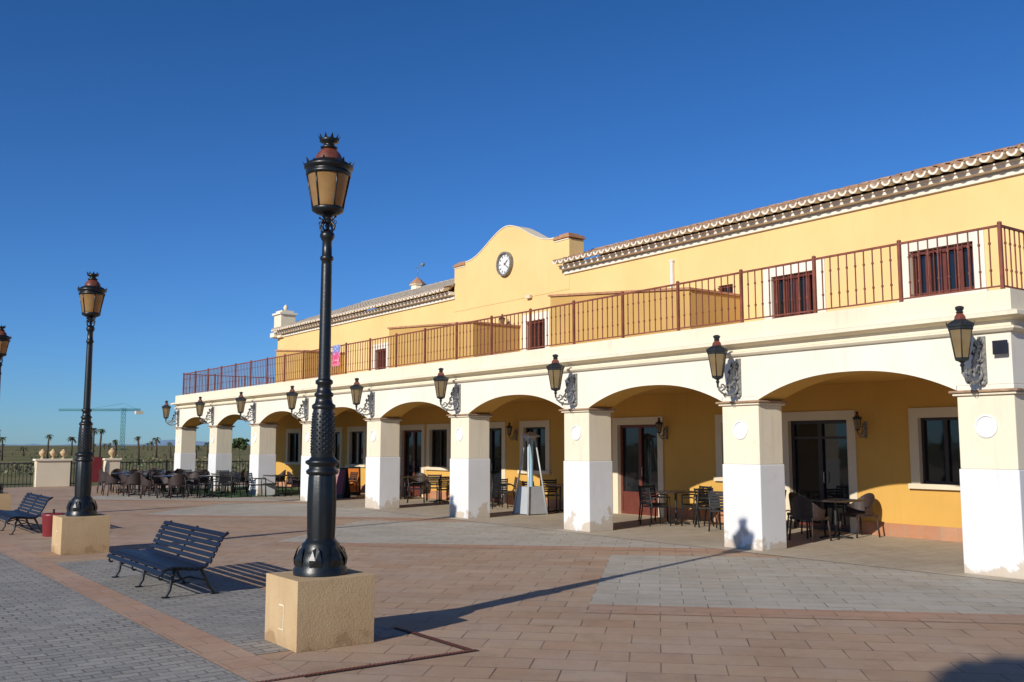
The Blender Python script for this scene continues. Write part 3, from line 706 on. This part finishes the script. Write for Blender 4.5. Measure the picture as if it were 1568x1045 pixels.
# ------------------------------------------------------------------ fence and gate pillars
b=MB()
def fence(x0,x1,y=43.7,h=1.0,step=.14):
    b.box(x0,x1,y-.015,y+.015,h-.06,h-.02,'iron2'); b.box(x0,x1,y-.015,y+.015,.1,.14,'iron2')
    x=x0
    while x<x1: b.box(x-.011,x+.011,y-.01,y+.01,.0,h,'iron2'); x+=step
    x=x0
    while x<x1: b.box(x-.035,x+.035,y-.035,y+.035,0,h+.06,'iron2'); x+=2
fence(-14,7.95); fence(9.35,10.0); fence(11.3,22)
b.obj('iron_fence')
def urn(b,x,y,z,s=1):
    b.lathe([(r*s,h*s) for r,h in ((.10,0),(.10,.03),(.04,.06),(.05,.09),(.13,.18),(.16,.26),(.13,.34),(.07,.38),(.08,.40),(.03,.44),(.0,.46))],14,'tan',(x,y,z))
b=MB(); b.box(8.0,9.3,43.5,43.95,0,1.06,'surround'); b.box(7.94,9.36,43.44,44.01,1.0601,1.14,'cream')
for x in (8.25,8.65,9.05): urn(b,x,43.72,1.14,.9)
b.obj('garden_wall',None,bevel=.01)
b=MB(); b.box(10.7,11.25,43.4,43.95,0,1.06,'surround'); b.box(10.64,11.31,43.34,44.01,1.0601,1.14,'cream'); urn(b,10.97,43.68,1.14,1.0)
b.obj('gate_pillar',None,bevel=.01)
b=MB(); b.box(9.75,10.5,43.3,43.36,.15,1.2,'maroon'); b.box(9.75,9.8,43.37,43.4,0,1.2,'iron2'); b.box(10.45,10.5,43.37,43.4,0,1.2,'iron2'); b.obj('notice_board')

# ------------------------------------------------------------------ distance
HD=math.radians(36.438); Fv=Vector((math.sin(HD),math.cos(HD))); Rv=Vector((math.cos(HD),-math.sin(HD)))
def far(ang_tan,dist):
    p=Fv*dist+Rv*dist*ang_tan; return p.x,p.y
b=MB(); random.seed(3)
def palm(x,y,h,cr,nf=22):
    lean=random.uniform(-.2,.2); b.tube([(x,y,-.03),(x+lean*.3,y,h*.5),(x+lean,y,h)],.10*cr+.06,6,'bark',.07*cr+.05)
    for k in range(nf):
        a=random.uniform(0,6.28); el=random.uniform(-.3,1.25); L=cr*random.uniform(.75,1.1); d=Vector((math.cos(a),math.sin(a),0))
        pts=[]
        for i in range(5):
            t=i/4; pts.append(Vector((x+lean,y,h))+d*L*t*math.cos(el*(1-t*.3))+Vector((0,0,L*(math.sin(el)*t-.75*t*t))))
        sd=Vector((-d.y,d.x,0)); w=[.1,.24,.28,.2,.03]
        for i in range(4):
            for s_ in (-1,1):
                dr=Vector((0,0,-.06*L))
                b.add([pts[i],pts[i+1],pts[i+1]+sd*s_*w[i+1]*cr*.5+dr,pts[i]+sd*s_*w[i]*cr*.5+dr],[(0,1,2,3)],'palm')
for px,top in [(4,668),(37,682),(73,664),(110,667),(143,654),(153,655),(178,672),(213,667),(240,668),(262,676),(300,680),(318,676),(395,672)]:
    d=random.uniform(90,170); tt=(px-784)/1488.6; x,y=far(tt,d)
    zt=1.7+d*(682-top)/1488.6; cr=random.uniform(.55,.8)*d/140*1.1
    palm(x,y,max(1.0,zt-cr*.45),cr)
for i in range(20):
    d=random.uniform(250,520); tt=random.uniform(-.62,-.2); x,y=far(tt,d); palm(x,y,random.uniform(1.5,2.6),random.uniform(1.0,1.5),14)
b.obj('distant_palm_trees')
b=MB()
def clump(b,x,y,z,rx,rz,n,ls,mat):
    for i in range(n):
        while True:
            u=Vector((random.uniform(-1,1),random.uniform(-1,1),random.uniform(-1,1)))
            if .25<u.length<1: break
        p=Vector((x+u.x*rx,y+u.y*rx,z+u.z*rz)); q=Vector((random.gauss(0,1),random.gauss(0,1),random.gauss(0,1))).normalized(); r=q.orthogonal().normalized(); t=q.cross(r)
        l=ls*random.uniform(.6,1.3)
        b.add([p-r*l,p+t*l*.6,p+r*l,p-t*l*.6],[(0,1,2,3)],mat)
for i in range(190):
    d=52*math.exp(random.uniform(0,2.4)); tt=random.uniform(-.66,-.16); x,y=far(tt,d)
    h=random.uniform(.12,.38)*(1+d/300); clump(b,x,y,h*.4,h*random.uniform(1.5,4.5),h*.8,30,h*.35,random.choice(['scrub','scrub','scrub','leaf']))
b.obj('distant_scrub')
def tree(name,x,y,th,cr,ch,nclump,leaf,mat='leaf',per=120,seed=1):
    random.seed(seed); e=empty(name,(x,y,0)); b=MB()
    b.tube([(0,0,-.05),(.05,.02,th*.5),(0,.05,th)],.035*th,8,'bark',.02*th)
    l=MB()
    for i in range(nclump):
        while True:
            u=Vector((random.uniform(-1,1),random.uniform(-1,1),random.uniform(-1,1)))
            if u.length<1: break
        p=Vector((u.x*cr,u.y*cr,th+ch*.6+u.z*ch))
        if i%3==0: b.tube([(0,.05,th*.9),(p*.5+Vector((0,0,th*.45))),p],.014*th,5,'bark',.005*th)
        clump(l,p.x,p.y,p.z,cr*.36,ch*.3,per,leaf,mat)
    b.obj('trunk_and_limbs',e); l.obj('crown',e)
x,y=far((367-784)/1488.6,110); tree('round_tree',x,y,1.5,.9,.7,26,.12,per=70,seed=5)
tree('plane_tree',-9.0,-2.0,6.9,.95,.6,26,.11,per=120,seed=11)
b=MB(); d=320; cx_,cy_=far((187-784)/1488.6,d); sc=d/1488.6
hz=62*sc+1.7
def lat(p,q,w,r=.07):
    p=Vector(p);q=Vector(q); dr=(q-p); L=dr.length; dn=dr.normalized(); s1=dn.orthogonal().normalized(); s2=dn.cross(s1)
    cs=[(s1*a+s2*c)*w for a,c in ((-1,-1),(1,-1),(1,1),(-1,1))]
    for c in cs: b.tube([p+c,q+c],r,4,'crane')
    n=int(L/(w*2.5))
    for i in range(n):
        for k in range(4):
            b.tube([p+dr*(i/n)+cs[k],p+dr*((i+1)/n)+cs[(k+1)%4]],r*.7,4,'crane')
lat((cx_,cy_,0),(cx_,cy_,hz-1.0),.5)
r3=Vector((Rv.x,Rv.y,0)); c=Vector((cx_,cy_,54*sc+1.7))
lat(c-r3*100*sc,c+r3*26*sc,.26,.05)
b.tube([c+Vector((0,0,10*sc)),c-r3*60*sc],.04,4,'crane'); b.tube([c+Vector((0,0,10*sc)),c+r3*22*sc],.04,4,'crane')
b.box(-1.2,1.2,-.8,.8,-1.4,-.4,'surround',Matrix.Identity(3),c+r3*24*sc)
b.obj('tower_crane')
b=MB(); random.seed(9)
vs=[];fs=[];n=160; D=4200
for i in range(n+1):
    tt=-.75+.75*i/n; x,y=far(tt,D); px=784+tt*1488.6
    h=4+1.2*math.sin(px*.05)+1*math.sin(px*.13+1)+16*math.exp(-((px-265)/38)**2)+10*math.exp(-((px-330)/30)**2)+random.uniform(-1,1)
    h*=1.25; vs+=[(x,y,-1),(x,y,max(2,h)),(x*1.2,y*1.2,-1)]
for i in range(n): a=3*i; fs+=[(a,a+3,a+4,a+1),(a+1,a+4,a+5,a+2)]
b.add(vs,fs,'hill_haze',True); b.obj('distant_hills')

# ------------------------------------------------------------------ light, sky, camera
el=math.radians(23.6); sd=Vector((-.955*math.cos(el),-.297*math.cos(el),math.sin(el))).normalized()
L=bpy.data.lights.new('sun','SUN'); L.energy=4.8; L.angle=math.radians(.5); L.color=(1,.945,.855)
o=bpy.data.objects.new('sun',L); scene.collection.objects.link(o); o.rotation_euler=sd.to_track_quat('Z','Y').to_euler(); o.location=(0,0,30)
w=bpy.data.worlds.new('World'); scene.world=w; w.use_nodes=True; nt=w.node_tree
sk=nt.nodes.new('ShaderNodeTexSky'); sk.sky_type='NISHITA'; sk.sun_disc=False; sk.sun_elevation=el; sk.sun_rotation=math.atan2(sd.x,sd.y)%(2*math.pi)
sk.air_density=1.0; sk.dust_density=0.1; sk.ozone_density=3.0; sk.altitude=50
tc=nt.nodes.new('ShaderNodeTexCoord'); sx=nt.nodes.new('ShaderNodeSeparateXYZ'); nt.links.new(tc.outputs['Generated'],sx.inputs[0])
mr=nt.nodes.new('ShaderNodeMapRange'); mr.inputs['From Min'].default_value=0; mr.inputs['From Max'].default_value=.45; nt.links.new(sx.outputs[2],mr.inputs[0])
tint=mix(nt,mr.outputs[0],(.46,.84,1.48),(.25,.66,1.16))
col=mix(nt,1.0,sk.outputs[0],tint,'MULTIPLY')
bg=nt.nodes['Background']; nt.links.new(col,bg.inputs[0]); bg.inputs[1].default_value=.080
cam=bpy.data.cameras.new('camera'); co=bpy.data.objects.new('camera',cam); scene.collection.objects.link(co)
cam.sensor_width=36; cam.lens=36*1480/1568; cam.clip_end=12000; cam.clip_start=.05
co.location=(0,0,1.7); co.rotation_euler=(math.radians(90+6.151),0,-HD); scene.camera=co
scene.view_settings.view_transform='Standard'; scene.view_settings.look='None'; scene.view_settings.exposure=0
